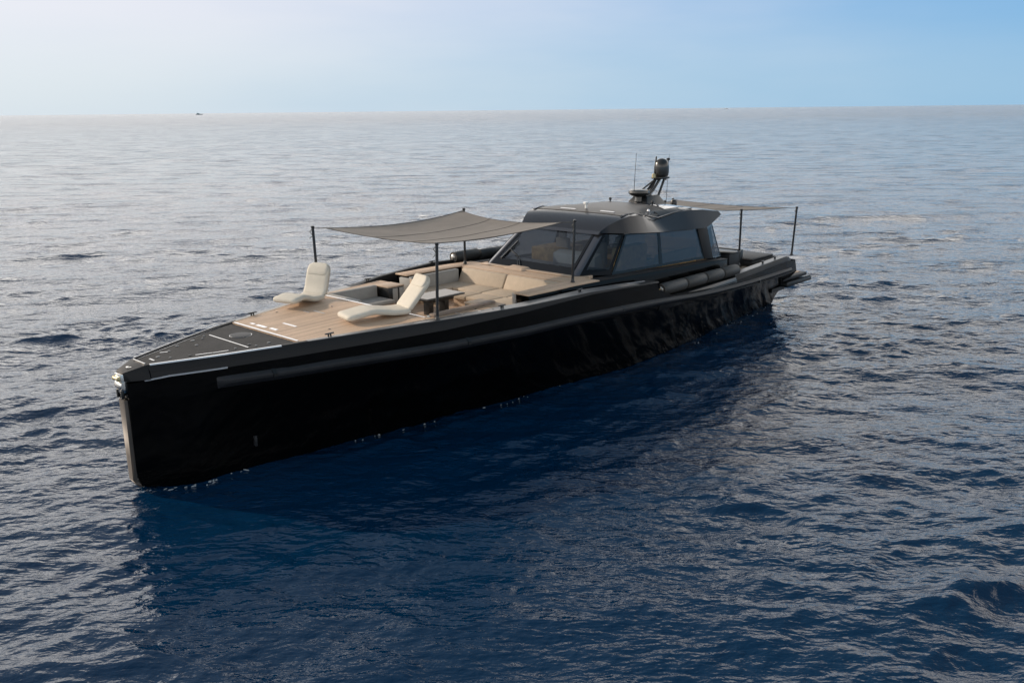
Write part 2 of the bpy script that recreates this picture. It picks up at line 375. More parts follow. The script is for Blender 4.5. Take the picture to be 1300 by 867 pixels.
# hull shell
mb = MB(); rings = []
SS = [0,.12,.3,.45,.8,1.3,1.8,2.5,3.4,4.4,5.3,6.4,7.5,8.8,10.2,11.6,13,14.5,16,17.5,19,20.5,22,23.5,25,26.2,27.2,27.9]
def hullz_top(s): return zst(s)-0.26
def transom_shift(s, z):   # transom rakes aft towards the water
    k = max(0.0, (s-25.5)/2.4)
    return s+k*k*(0.95-0.35*(z+.3))
for s in SS:
    zk = ip(s, [0,.4,1.2,3,6,28], [-.18,-.26,-.42,-.8,-1.0,-.7])
    zt = hullz_top(s); yt = ylo(s)-0.02; y0 = yw(s)
    pts = [(0, zk)]
    pts += [(y0*.55, zk*.7+(-.3)*.3), (y0*.93, zk*.25+(-.3)*.75 if s > .6 else zk*.8-.05), (y0, -.22 if s > .6 else -.08)]
    for f_ in (.12,.28,.45,.62,.8,.92):
        z = -.22+(zt+.22)*f_; fl = f_**1.25
        pts.append((y0+(yt-y0)*fl, z))
    pts.append((yt, zt))
    # black band up to the chamfer
    ztop = zg(s)-chd(s)
    if s > 16.9: ztop = zg(s)-0.12
    pts.append((yt, max(zt+.05, zst(s)))); pts.append((yt, max(ztop, zst(s)+.06)))
    full = [(transom_shift(s, z), -y, z) for y, z in pts[::-1]]+[(transom_shift(s, z), y, z) for y, z in pts[1:]]
    rings.append(full)
# round the forefoot
for k, (sh) in enumerate([0.0]):
    rings[0] = [(x+max(0, (-.02-z))*0.9, y, z) for x, y, z in rings[0]]
mb.loft(rings, False, False)
n = len(rings[0]); mb.add(rings[-1], [tuple(range(n))]); mb.add(rings[0], [tuple(range(n-1,-1,-1))])
part('hull', mb, M['hull'], yacht, smooth=True, angle=30)

# gunwales: outer chamfer, cap and inner bulwark face
def zin(s): return ip(s, [0,3.7,9.6,10.2,22,28],[2.6,2.7,2.7,2.0,1.9,1.9])
for sg in (-1, 1):
    mb = MB(); mb.cur = 0; rings = []
    for s in [.45,.8,1.3,1.8,2.6,3.4,4.4,5.3,6.4,7.5,8.8,10.2,11.6,13,14.5,16,16.7,16.78]:
        g, z = yg(s), zg(s)+up(s, sg); wc = ip(s, [0,.45,3.4,7.5,10,17],[.05,.06,.12,.26,.34,.36])
        if sg > 0 and s > 9.5: wc = .08
        if s > 16.75: z -= .22
        rings.append([(s, sg*(g+.09), z-chd(s)), (s, sg*(g-ti(s)), z), (s, sg*(g-.06-wc), z), (s, sg*(g-.06-wc), zin(s)), (s, sg*(g-.04), zin(s)), (s, sg*(g+.03), max(zin(s)+.02, 2.45)), (s, sg*(g+.03), z-chd(s)-.02)])
    mb.loft(rings)
    part('gunwale', mb, M['grey'], yacht, bev=.012)
    mb = MB(); rings = []
    for s in ([3.95,5.3,6.4,7.5,8.8,10.2,11.6,13,14.5,15.6] if sg < 0 else [3.95,5.3,6.4,7.5,8.7]):
        g, z = yg(s), zg(s)+up(s, sg); wc = ip(s, [0,.45,3.4,7.5,10,17],[.05,.06,.12,.26,.34,.36])
        rings.append([(s, sg*(g-ti(s)+.005), z-.01), (s, sg*(g-ti(s)+.005), z+.008), (s, sg*(g-.06-wc+.015), z+.008), (s, sg*(g-.06-wc+.015), z-.01)])
    mb.loft(rings); part('gunwale_cap', mb, M['cap'], yacht)
    # polished edge strip on the cap by the bow
    mb = MB(); rings = []
    for s in [.5,1.3,1.8,2.6,3.3]:
        g, z = yg(s)-.06, zg(s); rings.append([(s, sg*(g+.015), z-.02), (s, sg*(g+.01), z+.012), (s, sg*(g-(.035 if sg < 0 else .012)), z+.012), (s, sg*(g-(.035 if sg < 0 else .012)), z-.02)])
    mb.loft(rings); part('edge_strip', mb, M['bright'], yacht)
    mb = MB(); rings = []
    for s in [.32,.8,1.3,1.8,2.0]:
        g, z = ylo(s), zg(s)-.30; rings.append([(s, sg*(g-.04), z-.02), (s, sg*(g+.005), z-.012), (s, sg*(g+.005), z+.022), (s, sg*(g-.04), z+.03)])
    mb.loft(rings); part('edge_strip', mb, M['bright'], yacht)
    # low bulwark aft, beside the fenders and the aft cockpit
    mb = MB(); rings = []
    for s in [16.79,18,20,22.35]:
        g, z = yg(s), zg(max(s, 17.25)); rings.append([(s, sg*(g+.09), z-.16), (s, sg*(g+.02), z), (s, sg*(g-.75), z), (s, sg*(g-.75), 1.7), (s, sg*(g+.05), 1.7)])
    mb.loft(rings); part('fender_ledge', mb, M['band'], yacht, bev=.01)
    mb = MB(); rings = []
    for s in [22.36,23.5,25,26.2,27.3,27.75]:
        g, z = yg(s), zg(s)+.06; d = 0 if s < 27.5 else .22
        rings.append([(s+d*1.6, sg*(g+.07-d*.3), z-.26-d), (s, sg*(g-.02-d*.3), z-d*.25), (s, sg*(g-.42), z-d*.25), (s, sg*(g-.42), 1.7), (s+d, sg*(g+.05-d*.3), 1.7)])
    mb.loft(rings); part('aft_gunwale', mb, [M['bright'], M['grey']][1], yacht, bev=.015)
    mb = MB(); rings = []
    for s in [22.4,23.5,25,26.2,27.3]:
        g, z = yg(s), zg(s)+.06; rings.append([(s, sg*(g-.03), z+.002), (s, sg*(g-.03), z+.022), (s, sg*(g-.33), z+.022), (s, sg*(g-.33), z+.002)])
    mb.loft(rings); part('cap_rail', mb, M['cap'], yacht)
    # rub strake, wedge section
    mb = MB(); rings = []
    for s in [1.75,1.95,3.2,4.4,5.3,6.4,7.5,8.8,10.2,11.6,13,14.5,16,17.5,19,20.5,22,23.5,25,26.5,27.6]:
        g, z = ylo(s)-.03, zst(s); k = .35 if s < 1.8 else 1
        th = ip(s, [0,16,20,28],[.30,.28,.20,.20])
        rings.append([(s, sg*g, z), (s, sg*(g+.10*k), z-.10), (s, sg*(g+.10*k), z-th*.62), (s, sg*(g+.02), z-th)])
    mb.loft(rings); part('rub_strake', mb, M['strake'], yacht, bev=.01)
    # joints in the strake
    for s in (3.0, 8.2, 14.6, 24.3):
        g, z = ylo(s)-.03, zst(s)
        mb = MB(); mb.hexa([(s-.05,sg*g,z+.004),(s-.05,sg*(g+.108),z-.098),(s-.05,sg*(g+.108),z-.19),(s-.05,sg*g,z-.2)],[(s+.05,sg*(yg(s+.05)+.07),z+.004),(s+.05,sg*(yg(s+.05)+.178),z-.098),(s+.05,sg*(yg(s+.05)+.178),z-.19),(s+.05,sg*(yg(s+.05)+.07),z-.2)])
        part('strake_joint', mb, M['band'], yacht)

# bow plate, stem guard, anchor roller
mb = MB()
mb.hexa([(-.02,-.18,2.42),(.06,-.30,2.44),(.42,-.58,2.46),(.46,-.46,2.5),(.46,.46,2.5),(.42,.58,2.46),(.06,.30,2.44),(-.02,.18,2.42)],
        [(-.04,-.17,2.64),(.0,-.20,2.66),(.45,-.41,2.785),(.46,-.40,2.787),(.46,.40,2.787),(.45,.41,2.785),(0,.20,2.66),(-.04,.17,2.64)])
bp = part('bow_plate', mb, M['grey'], yacht, bev=.008)
mb = MB(); mb.revolve([(.075,0),(.075,.012),(.045,.014),(.045,.004)], (.2,0,2.705), 'z', 18); part('fairlead', mb, M['steel'], bp)
mb = MB(); mb.box((.43,-.30,2.786),(.455,.30,2.80)); part('trim_strip', mb, M['bright'], bp)
mb = MB()
mb.hexa([(-.09,-.10,-.02),(.0,-.165,-.02),(.0,.165,-.02),(-.09,.10,-.02)], [(-.075,-.15,1.98),(.0,-.172,1.98),(.0,.172,1.98),(-.075,.15,1.98)])
mb.hexa([(.02,-.12,-.2),(.12,-.165,-.25),(.12,.165,-.25),(.02,.12,-.2)],[(-.09,-.10,-.02),(.0,-.165,-.02),(.0,.165,-.02),(-.09,.10,-.02)])
part('stem_guard', mb, M['stem'], yacht, bev=.01)
mb = MB()
mb.hexa([(-.10,-.12,2.15),(.01,-.16,2.15),(.01,.16,2.15),(-.10,.12,2.15)],[(-.10,-.165,2.61),(.01,-.172,2.61),(.01,.172,2.61),(-.10,.165,2.61)])
ar = part('anchor_housing', mb, M['steel'], yacht, bev=.015)
mb = MB(); mb.revolve([(.02,-.13),(.06,-.12),(.035,0),(.06,.12),(.02,.13)], (-.12,0,2.5), 'y', 16); part('roller', mb, M['brass'], ar, smooth=True)
for sg in (-1,1):
    mb = MB(); mb.box((-.115,sg*.11-.03,2.02),(-.04,sg*.11+.03,2.22)); part('bracket', mb, M['plastic'], ar, bev=.006)
mb = MB(); mb.revolve([(.0,-.19),(.10,-.185),(.13,-.1),(.13,.1),(.10,.185),(0,.19)], (-.02,0,2.34), 'y', 18); part('anchor_shank', mb, M['steel'], ar, smooth=True)

# foredeck (dark), with hatch lines and fittings
def deck_loop(a, b, inset, n=8):
    l = [(s, -(yg(s)-inset(s))) for s in stations(a, b, n)]
    return l+[(s, (yg(s)-inset(s))) for s in stations(b, a, n)]
ins1 = lambda s: .06+ip(s,[0,.45,3.4],[.05,.06,.10])
mb = MB(); lp = deck_loop(.47, 3.74, ins1); mb.hexa([(x,y,2.45) for x,y in lp], [(x,y,zg(x)-.025) for x,y in lp])
fd = part('foredeck', mb, M['fore'], yacht)
fz = lambda s: zg(s)-.024
def strip(a, b, w, h=.008, z=fz, m='bright', name='trim_strip', parent=None):
    a = Vector((a[0],a[1],0)); b = Vector((b[0],b[1],0)); d = (b-a).normalized(); q = Vector((-d.y,d.x,0))*w/2
    mb = MB(); c = [a-q,b-q,b+q,a+q]; mb.hexa([(p.x,p.y,z(p.x)) for p in c],[(p.x,p.y,z(p.x)+h) for p in c]); return part(name, mb, M[m], parent or fd)
strip((2.75,-.95),(2.75,.95),.03)
mb = MB(); mb.revolve([(.27,0),(.27,.014),(.23,.02),(.0,.02)], (3.25,.25,fz(3.25)-.002), 'z', 28); part('round_hatch', mb, M['strake'], fd, smooth=True, angle=30)
mb = MB(); mb.revolve([(.285,0),(.285,.008),(.0,.009)], (3.25,.25,fz(3.25)-.002), 'z', 28); part('hatch_ring', mb, M['bright'], fd)
for s,y in ((1.35,.35),(1.7,.62),(2.05,.3),(2.45,.75),(2.6,.95),(1.1,-.22),(1.5,-.42),(2.5,-.78),(2.9,-.75),(3.3,-1.0),(2.2,.78),(.95,.1),(2.95,-.98)):
    mb = MB(); r = random.uniform(.03,.055); mb.revolve([(r,0),(r,.012),(r*.6,.02),(0,.02)], (s,y,fz(s)-.002), 'z', 12); part('deck_fitting', mb, M['cap'] if random.random()<.7 else M['plastic'], fd, smooth=True)
for s0,y0,s1,y1 in ((1.15,.42,1.3,.32),(1.6,-.5,1.95,-.66),(1.95,-.68,2.3,-.8),(.75,.12,.75,-.12)):
    strip((s0,y0),(s1,y1),.035)
for sg in (-1,1):   # inner edge line along the foredeck
    strip((.55,sg*(yg(.55)-.16)),(3.35,sg*(yg(3.35)-.19)),.012,.006)

# teak deck: front field and both side fields, built round the cockpit well
DZ = 2.955
def tzr(s): return ip(s, [3.78,7.4],[2.872,2.955])
def insd(s): return .06+ip(s,[3.4,7.5,10,17],[.12,.26,.34,.36])-.02
mb = MB(); lp = deck_loop(3.78, 7.4, insd, 9); mb.hexa([(x,y,2.3) for x,y in lp],[(x,y,tzr(x)) for x,y in lp])
for sg in (-1,1):
    o = [(s, sg*(yg(s)-insd(s))) for s in stations(7.4, 10.05, 6)]
    lp = o+[(10.05, sg*2.38),(7.4, sg*2.38)]
    mb.prism(lp, 2.0, DZ)
    
dk = part('teak_deck', mb, M['teak'], yacht)
tz = lambda s: tzr(s)+.002
# margin board and bright coaming along front edge and the step edge
strip((3.80,-1.52),(3.80,1.50),.06,.012,tz,'bright','edge_strip',dk)
strip((7.36,-2.3),(7.36,2.3),.06,.014,tz,'bright','edge_strip',dk)
for sg in (-1,1):
    pts = [(s, sg*(yg(s)-insd(s)-.03)) for s in stations(3.85, 9.9, 8)]
    mb = MB(); mb.loft([[(s,y-.035,tzr(s)+.001),(s,y+.035,tzr(s)+.001),(s,y+.035,tzr(s)+.006),(s,y-.035,tzr(s)+.006)] for s,y in pts]); part('margin_board', mb, M['teaktrim'], dk)
for (s,y,l,w_) in ((4.6,.05,.62,.07),(5.95,.62,.5,.06),(5.75,.95,.25,.05),(4.05,.55,.45,.10),(4.08,.0,.32,.10),(4.05,.98,.2,.08),(8.3,-2.62,.35,.06),(8.9,-2.75,.3,.04)):
    strip((s,y-l/2),(s,y+l/2),w_,.006,tz,'bright','deck_fitting',dk)
for s,y in ((5.0,-1.2),(5.2,1.6),(6.3,.1),(6.6,.9),(9.3,-3.0),(9.0,-2.6),(7.9,2.9),(9.3,3.0)):
    mb = MB(); mb.revolve([(.03,0),(.03,.01),(0,.012)], (s,y,tzr(s)), 'z', 10); part('deck_fitting', mb, M['plastic'], dk)

for sg in (-1,1):
    mb = MB(); y0, y1 = sorted((sg*2.30, sg*2.52)); mb.box((7.5,y0,DZ+.002),(9.9 if sg < 0 else 9.3,y1,DZ+(.085 if sg < 0 else .03))); part('bench_coaming', mb, M['shadedboard'] if sg < 0 else M['teaktrim'], dk, bev=.012)
# cockpit floor and inner structure
mb = MB(); mb.box((7.42,-2.37,2.05),(13.2,2.37,2.25)); part('cockpit_floor', mb, M['teak'], yacht)
mb = MB(); mb.prism([(9.7,-2.85),(13,-3.28),(22,-3.2),(22.9,-3.0),(22.9,3.0),(22,3.2),(13,3.28),(9.7,2.85)],1.97,2.04); part('side_deck', mb, M['band'], yacht)
mb = MB(); mb.box((22.9,-2.75,1.75),(27.6,2.75,1.95)); part('aft_deck', mb, M['teakx'], yacht)
mb = MB(); lp=[(9.6,-3.2),(10.8,-3.2),(10.8,-2.4),(9.6,-2.4)]
mb.prism([(10.06,-yg(10.1)+.36),(10.75,-yg(10.7)+.38),(10.75,-2.3),(10.06,-2.3)],2.04,2.72); part('boarding_step', mb, M['teakx'], yacht)
mb = MB(); mb.prism([(10.06,yg(10.1)-.36),(10.45,yg(10.4)-.38),(10.45,2.3),(10.06,2.3)],2.04,2.5); part('boarding_step', mb, M['teakx'], yacht)

def cushion(parent, a, b, m='sofa', name='cushion', bev=.05, tilt=None):
    mb = MB(); mb.box(a, b)
    if tilt: mb.v = [tilt(p) for p in mb.v]
    return part(name, mb, M[m], parent, bev=bev, seg=3, angle=50)
# forward benches either side of the well
for sg in (-1, 1):
    mb = MB(); y0, y1 = sorted((sg*1.35, sg*2.36)); mb.box((7.45,y0,2.251),(9.35,y1,2.52))
    fb = part('forward_bench', mb, M['teaktrim'], yacht, bev=.01)
    y0, y1 = sorted((sg*1.33, sg*2.2)); cushion(fb, (7.55,y0,2.522),(9.32,y1,2.64), 'sofag', 'seat_cushion', .04)
    y0, y1 = sorted((sg*2.22, sg*2.37)); cushion(fb, (7.46,y0,2.55),(9.33,y1,2.99), 'sofag', 'back_cushion', .03)
    # drawer cabinet at the aft end
    mb = MB(); y0, y1 = sorted((sg*1.75, sg*2.374)); mb.box((9.4,y0,2.251),(10.04,y1,2.93)); cb = part('drawer_cabinet', mb, M['plastic'], yacht, bev=.01)
    mb = MB(); y0, y1 = sorted((sg*1.73, sg*2.42)); mb.box((9.38,y0,2.932),(10.045,y1,2.975)); part('cabinet_top', mb, M['teaktrim'], cb, bev=.008)
    for k in range(2):
        mb = MB(); y0, y1 = sorted((sg*1.72, sg*1.749)); mb.box((9.56+.27*k,y0,2.42),(9.56+.27*k+.2,y1,2.9)); part('drawer_front', mb, M['sofag'], cb, bev=.006)
# soft roll on the step and a bolster
mb = MB(); mb.box((7.43,.75,2.86),(7.58,2.25,2.99)); part('step_cushion', mb, M['sofag'], yacht, bev=.03, seg=3)
mb = MB(); mb.box((7.46,-.75,2.55),(7.75,.1,2.9)); part('step_cushion', mb, M['sofa'], yacht, bev=.06, seg=3)
for k in range(2):
    mb = MB(); mb.box((7.45+.3*k,-.6-0*k,2.251),(7.75+.3*k,.6,2.72-.23*k)); part('companion_step', mb, M['teakx'], yacht, bev=.008)

# U shaped sofa
mb = MB(); mb.box((12.2,-2.36,2.251),(13.19,2.36,2.48)); mb.box((10.7,1.45,2.251),(12.19,2.36,2.48)); mb.box((11.0,-2.36,2.251),(12.19,-1.45,2.48)); mb.box((11.25,-1.44,2.251),(12.19,.7,2.48))
sf = part('sofa', mb, M['teaktrim'], yacht)
for a, b in (((10.72,1.42),(11.9,2.12)),((11.92,1.25),(12.85,2.12)),((11.92,.1),(12.85,1.23)),((11.92,-1.05),(12.85,.08)),((11.92,-2.12),(12.85,-1.07)),((11.1,-1.0),(11.9,-.02)),((11.1,-2.12),(11.9,-1.02)),((11.1,.0),(11.9,.72))):
    cushion(sf, (a[0],a[1],2.482),(b[0],b[1],2.63), 'sofa', 'seat_cushion', .045)
lean = lambda p: (p[0]+(.22*(p[2]-2.63)/.42 if True else 0), p[1], p[2])
for y0,y1 in ((-2.28,-.02),(.02,2.15)):
    cushion(sf, (12.84,y0,2.60),(12.98,y1,3.06), 'sofa', 'back_cushion', .04, tilt=lean)
cushion(sf, (10.72,2.14,2.56),(12.9,2.32,3.05), 'sofag', 'back_cushion', .04)
cushion(sf, (11.0,-2.32,2.56),(12.9,-2.14,3.05), 'sofag', 'back_cushion', .04)
mb = MB(); mb.box((10.58,2.0,2.25),(10.695,2.62,3.02)); part('end_panel', mb, M['sofag'], sf, bev=.02)
mb = MB(); mb.box((10.50,1.86,2.25),(10.56,1.99,3.05)); part('grab_post', mb, M['teaktrim'], sf, bev=.01)

# coamings: black outside, teak capping, running aft past the wheelhouse
def zc(s): return ip(s, [10.6,13,15,21.5,22.6],[3.09,3.08,3.02,2.74,2.66])
for sg in (-1, 1):
    mb = MB(); rings = []
    st0 = 10.9 if sg < 0 else 10.72
    for s in [st0,13,15,18,21.5,22.7]:
        yo = ip(s, [10.9,12,22.7],[2.92,2.96,2.84]); yi = 2.40
        rings.append([(s+.12, sg*yo, 2.042),(s, sg*yo, zc(s)-.03),(s, sg*yi, zc(s)-.03),(s+.12, sg*yi, 2.042)])
    mb.loft(rings); cg = part('coaming', mb, M['hull'], yacht, bev=.015)
    mb = MB(); rings = []
    for s in [st0-.03,12,13,14.3]:
        yo = ip(s, [10.9,12,22.7],[2.95,2.99,2.87]); rings.append([(s, sg*yo, zc(s)-.027),(s, sg*yo, zc(s)+.012),(s, sg*2.34, zc(s)+.012),(s, sg*2.34, zc(s)-.027)])
    mb.loft(rings); part('coaming_cap', mb, M['teak'], cg, bev=.006)
    mb = MB(); rings = []
    for s in [14.31,15,18,21.5,22.7]:
        yo = ip(s, [10.9,12,22.7],[2.95,2.99,2.87]); rings.append([(s, sg*yo, zc(s)-.027),(s, sg*yo, zc(s)+.006),(s, sg*2.56, zc(s)+.012),(s, sg*2.56, zc(s)-.027)])
    mb.loft(rings); part('coaming_cap', mb, M['grey'], cg, bev=.006)
# shelf in front of the windscreen
mb = MB(); mb.box((13.21,-2.335,2.25),(14.75,2.335,3.075)); sh = part('windscreen_shelf', mb, [M['teakx']][0], yacht, bev=.01)
mb = MB(); mb.box((13.95,-2.0,3.077),(14.18,2.1,3.11)); part('edge_strip', mb, M['teaktrim'], sh, bev=.01)

# ------------------------------------------------------------------ wheelhouse
def quadglass(name, q, m, parent, th=.02, border=.0, bm_=None):
    q = [Vector(p) for p in q]; nrm = (q[1]-q[0]).cross(q[3]-q[0]).normalized()
    mb = MB(); mb.hexa([tuple(p-nrm*th/2) for p in q], [tuple(p+nrm*th/2) for p in q])
    g = part(name, mb, m, parent)
    return g
def frame4(name, q, ws, m, parent, th=.05):
    """frame around a quad: widths for bottom, right, top, left"""
    q = [Vector(p) for p in q]; nrm = (q[1]-q[0]).cross(q[3]-q[0]).normalized()
    def pt(u, v): return (q[0]*(1-u)+q[1]*u)*(1-v)+(q[3]*(1-u)+q[2]*u)*v
    wb, wr, wt, wl = ws
    i = [pt(wl,wb), pt(1-wr,wb), pt(1-wr,1-wt), pt(wl,1-wt)]
    mb = MB()
    vs = [tuple(p-nrm*th/2) for p in q+i]+[tuple(p+nrm*th/2) for p in q+i]; fs = []
    for k in range(4):
        j = (k+1)%4
        fs += [(k,j,4+j,4+k),(8+k,8+4+k,8+4+j,8+j),(k,8+k,8+j,j),(4+k,4+j,12+j,12+k)]
    mb.add(vs, fs); f = part(name, mb, m, parent)
    return f, i
WS0, WS1 = 14.2, 15.85
FB = 1.86; FT = 1.60
front = [(WS0,FB,3.09),(WS0,-FB,3.09),(WS1,-FT,4.33),(WS1,FT,4.33)]
fr, inner = frame4('windscreen_frame', front, (.16,.03,.035,.03), M['glassblack'], yacht, .04)
quadglass('pane', inner, M['glass'], fr)
for sg in (-1, 1):
    mb = MB(); mb.hexa([(WS0,sg*FB,3.085),(WS0+.12,sg*2.12,3.085),(WS0+.3,sg*2.06,3.085),(WS0+.2,sg*(FB-.02),3.085)],[(WS1,sg*FT,4.335),(WS1+.12,sg*1.86,4.335),(WS1+.3,sg*1.80,4.335),(WS1+.2,sg*(FT-.02),4.335)])
    part('corner_post', mb, M['post'], yacht, bev=.01)
    cq = [(WS0+.14,sg*2.12,3.085),(15.45,sg*2.52,3.0),(16.55,sg*2.27,4.26),(WS1+.14,sg*1.86,4.335)]
    f2, inn = frame4('corner_frame', cq, (.13,.10,.04,.10), M['glassblack'], yacht, .04)
    quadglass('pane', inn, M['glass'], f2)
    # side glazing: three panes
    bot = lambda s: (s, sg*2.53, ip(s,[15.5,21.4],[2.995,2.80]))
    top = lambda s: (s, sg*2.28, ip(s,[16.5,18.5,21.4],[4.25,4.13,3.99]))
    prs = [(15.5,16.6,18.45,18.6),(18.45,18.6,21.45,21.2)]
    for k, (b0,t0,b1,t1) in enumerate(prs):
        q = [bot(b0),bot(b1),top(t1),top(t0)]
        f3, inn = frame4('side_window_frame', q, (.07,.02,.04,.045 if k else .05), M['glassblack'], yacht, .04)
        quadglass('pane', inn, M['glassd'], f3)
    # aft pillar (grey) and raked aft pane
    mb = MB(); mb.hexa([(21.46,sg*2.50,2.78),(22.1,sg*2.50,2.74),(21.85,sg*2.26,4.15),(21.21,sg*2.26,4.02)],[(21.46,sg*2.57,2.78),(22.1,sg*2.57,2.74),(21.85,sg*2.33,4.15),(21.21,sg*2.33,4.02)])
    part('cabin_pillar', mb, M['grey'], yacht, bev=.01)
    q = [(22.11,sg*2.53,2.74),(22.9,sg*2.42,2.70),(22.35,sg*2.2,4.25),(21.86,sg*2.29,4.15)]
    f4, inn = frame4('aft_side_frame', q, (.03,.05,.2,.03), M['roof2'], yacht, .04)
    quadglass('pane', inn, M['glassd'], f4)
# wheelhouse aft wall: frame with door glass
q = [(22.75,-2.4,2.2),(22.75,2.4,2.2),(22.3,2.2,4.2),(22.3,-2.2,4.2)]
f5, inn = frame4('aft_bulkhead', q, (.06,.06,.06,.06), M['roof2'], yacht, .05)
quadglass('pane', inn, M['glassd'], f5)
# interior
mb = MB(); mb.box((14.76,-2.39,2.05),(22.6,2.39,2.12)); part('cabin_floor', mb, M['floor'], yacht)
mb = MB(); mb.hexa([(14.8,-2.2,2.9),(15.9,-2.2,2.9),(15.9,2.2,2.9),(14.8,2.2,2.9)],[(14.85,-2.2,3.02),(15.8,-2.2,3.12),(15.8,2.2,3.12),(14.85,2.2,3.02)]); part('dashboard', mb, M['plastic'], yacht, bev=.02)
mb = MB(); mb.hexa([(15.81,-1.6,2.13),(16.5,-1.6,2.13),(16.5,.3,2.13),(15.81,.3,2.13)],[(15.81,-1.6,3.45),(16.2,-1.6,3.55),(16.2,.3,3.55),(15.81,.3,3.45)]); hc = part('helm_console', mb, M['console'], yacht, bev=.04)
mb = MB(); mb.revolve([(.19,-.02),(.21,0),(.19,.02)], (16.45,-.65,3.3), 'x', 20); part('steering_wheel', mb, M['steel'], hc, smooth=True)
for y in (-1.35,-.45,1.3):
    mb = MB(); mb.box((17.0,y-.3,2.55),(17.6,y+.3,2.85)); mb.box((17.5,y-.3,2.85),(17.7,y+.3,3.7)); hs = part('helm_seat', mb, M['console'], yacht, bev=.05, seg=3)
    mb = MB(); mb.box((17.52,y-.17,3.72),(17.66,y+.17,3.95)); part('headrest', mb, M['lounge'], hs, bev=.04, seg=3)
for sg in (-1,1):
    mb = MB(); mb.box((18.7,min(sg*1.4,sg*2.3),2.13),(21.3,max(sg*1.4,sg*2.3),2.9)); ds = part('saloon_bench', mb, M['tan'], yacht, bev=.03)
    mb = MB(); mb.box((18.7,min(sg*2.1,sg*2.32),2.9),(21.3,max(sg*2.1,sg*2.32),3.25)); part('back_cushion', mb, M['console'], ds, bev=.04)
mb = MB(); mb.box((16.55,-2.2,2.13),(18.1,-1.75,3.75)); part('reflection_panel', mb, M['tan'], yacht, bev=.06, seg=3)  # added panel, stands in for the golden reflection in the near side window
mb = MB(); mb.box((16.9,1.0,2.13),(18.5,2.3,3.35)); part('galley_cabinet', mb, M['tan'], yacht, bev=.03)
mb = MB(); mb.box((19.0,-.7,2.8),(20.6,.7,2.86)); mb.box((19.6,-.1,2.13),(20.0,.1,2.8)); part('saloon_table', mb, M['tan'], yacht)

# roof shell
def zrc(s): return ip(s, [15.8,16.1,16.5,17.0,17.6,18.5,20,21.5,22.8],[4.36,4.58,4.76,4.87,4.93,4.95,4.90,4.76,4.56])
def zsh(s): return ip(s, [15.8,16.1,16.5,17.0,17.5,18.0,18.7,19.5,20.8,21.8,22.8],[4.36,4.56,4.73,4.82,4.80,4.68,4.47,4.53,4.68,4.62,4.48])
def zbt(s): return ip(s, [15.8,16.6,17.5,18.5,21.4,22.8],[4.32,4.27,4.20,4.13,4.00,4.36])
def ysh(s): return ip(s, [15.8,16.5,17.2,18.5,21,22.8],[1.80,2.12,2.22,2.02,2.10,2.30])
def ybt(s): return ip(s, [15.8,16.6,17.5,19,21.4,22.8],[1.84,2.36,2.46,2.55,2.66,2.42])
mb = MB(); rings = []
rs = [15.8,15.92,16.1,16.3,16.5,16.75,17.0,17.25,17.5,17.75,18.0,18.35,18.7,19.1,19.5,20.2,20.8,21.3,21.8,22.3,22.8]
for s in rs:
    zc_, zs_, zb_ = zrc(s), zsh(s), zbt(s); a, b = ysh(s), ybt(s)
    x0 = s-.0
    crown = [(x0, a*k, zs_+(zc_-zs_)*(1-k**4) ) for k in (-1,-.93,-.82,-.6,-.3,0,.3,.6,.82,.93,1)]
    ring = [(x0,-b,zb_)]+crown+[(x0,b,zb_)]+[(x0,b-.12,zb_-.02),(x0,a*.9,zs_-.12 if zs_-.12 > zb_+.02 else zb_-.02),(x0,0,max(zb_,zc_-.16)),(x0,-a*.9,zs_-.12 if zs_-.12 > zb_+.02 else zb_-.02),(x0,-b+.12,zb_-.02)]
    rings.append(ring)
mb.loft(rings)
roof = part('roof', mb, M['roof'], yacht, smooth=True, angle=28)
# front brow band under the roof edge
mb = MB(); mb.hexa([(15.70,-1.80,4.27),(15.70,1.80,4.27),(15.86,1.80,4.25),(15.86,-1.80,4.25)],[(15.78,-1.83,4.365),(15.78,1.83,4.365),(15.9,1.83,4.37),(15.9,-1.83,4.37)]); part('brow', mb, M['roof2'], roof)
# sunroof panels and rails
def zroof(s, y): 
    a = ysh(s); k = min(1, abs(y)/a); return zsh(s)+(zrc(s)-zsh(s))*(1-k**4)
def surf(s0,s1,y0,y1,h,th=.02,n=8):
    mb = MB(); g0=[];
    for i in range(n+1):
        for j in range(n+1):
            s=s0+(s1-s0)*i/n; y=y0+(y1-y0)*j/n; g0.append((s,y,zroof(s,y)+h))
    t=[(x,y,z-th) for x,y,z in g0]; m_=n+1; fs=[]
    for i in range(n):
        for j in range(n):
            a=i*m_+j; fs.append((a,a+1,a+m_+1,a+m_)); q=len(g0)+a; fs.append((q,q+m_,q+m_+1,q+1))
    for i in range(n):
        for (a,b) in ((i,i+1),(n*m_+i,n*m_+i+1)): fs.append((a,b,b+len(g0),a+len(g0)))
        for (a,b) in ((i*m_,(i+1)*m_),(i*m_+n,(i+1)*m_+n)): fs.append((a,b,b+len(g0),a+len(g0)))
    mb.add(g0+t,fs); return mb
part('sunroof', surf(16.85,19.8,-1.9,1.9,.016), M['sunroof'], roof, smooth=True)
part('sunroof_rear', surf(19.9,21.2,-1.7,1.7,.014), M['roof2'], roof, smooth=True)
for y in (-2.0,2.0):
    mb = MB(); mb.tube([(s,y,zroof(s,y)+.03) for s in (16.7,17.2,18,19,20,21.3)], .022, 8); part('roof_rail', mb, M['roof2'], roof, smooth=True)
for (s,y0,y1) in ((17.05,-1.45,-.85),(17.0,.25,.95)):
    part('deck_strip', surf(s,s+.07,y0,y1,.03,n=3), M['bright'], roof)
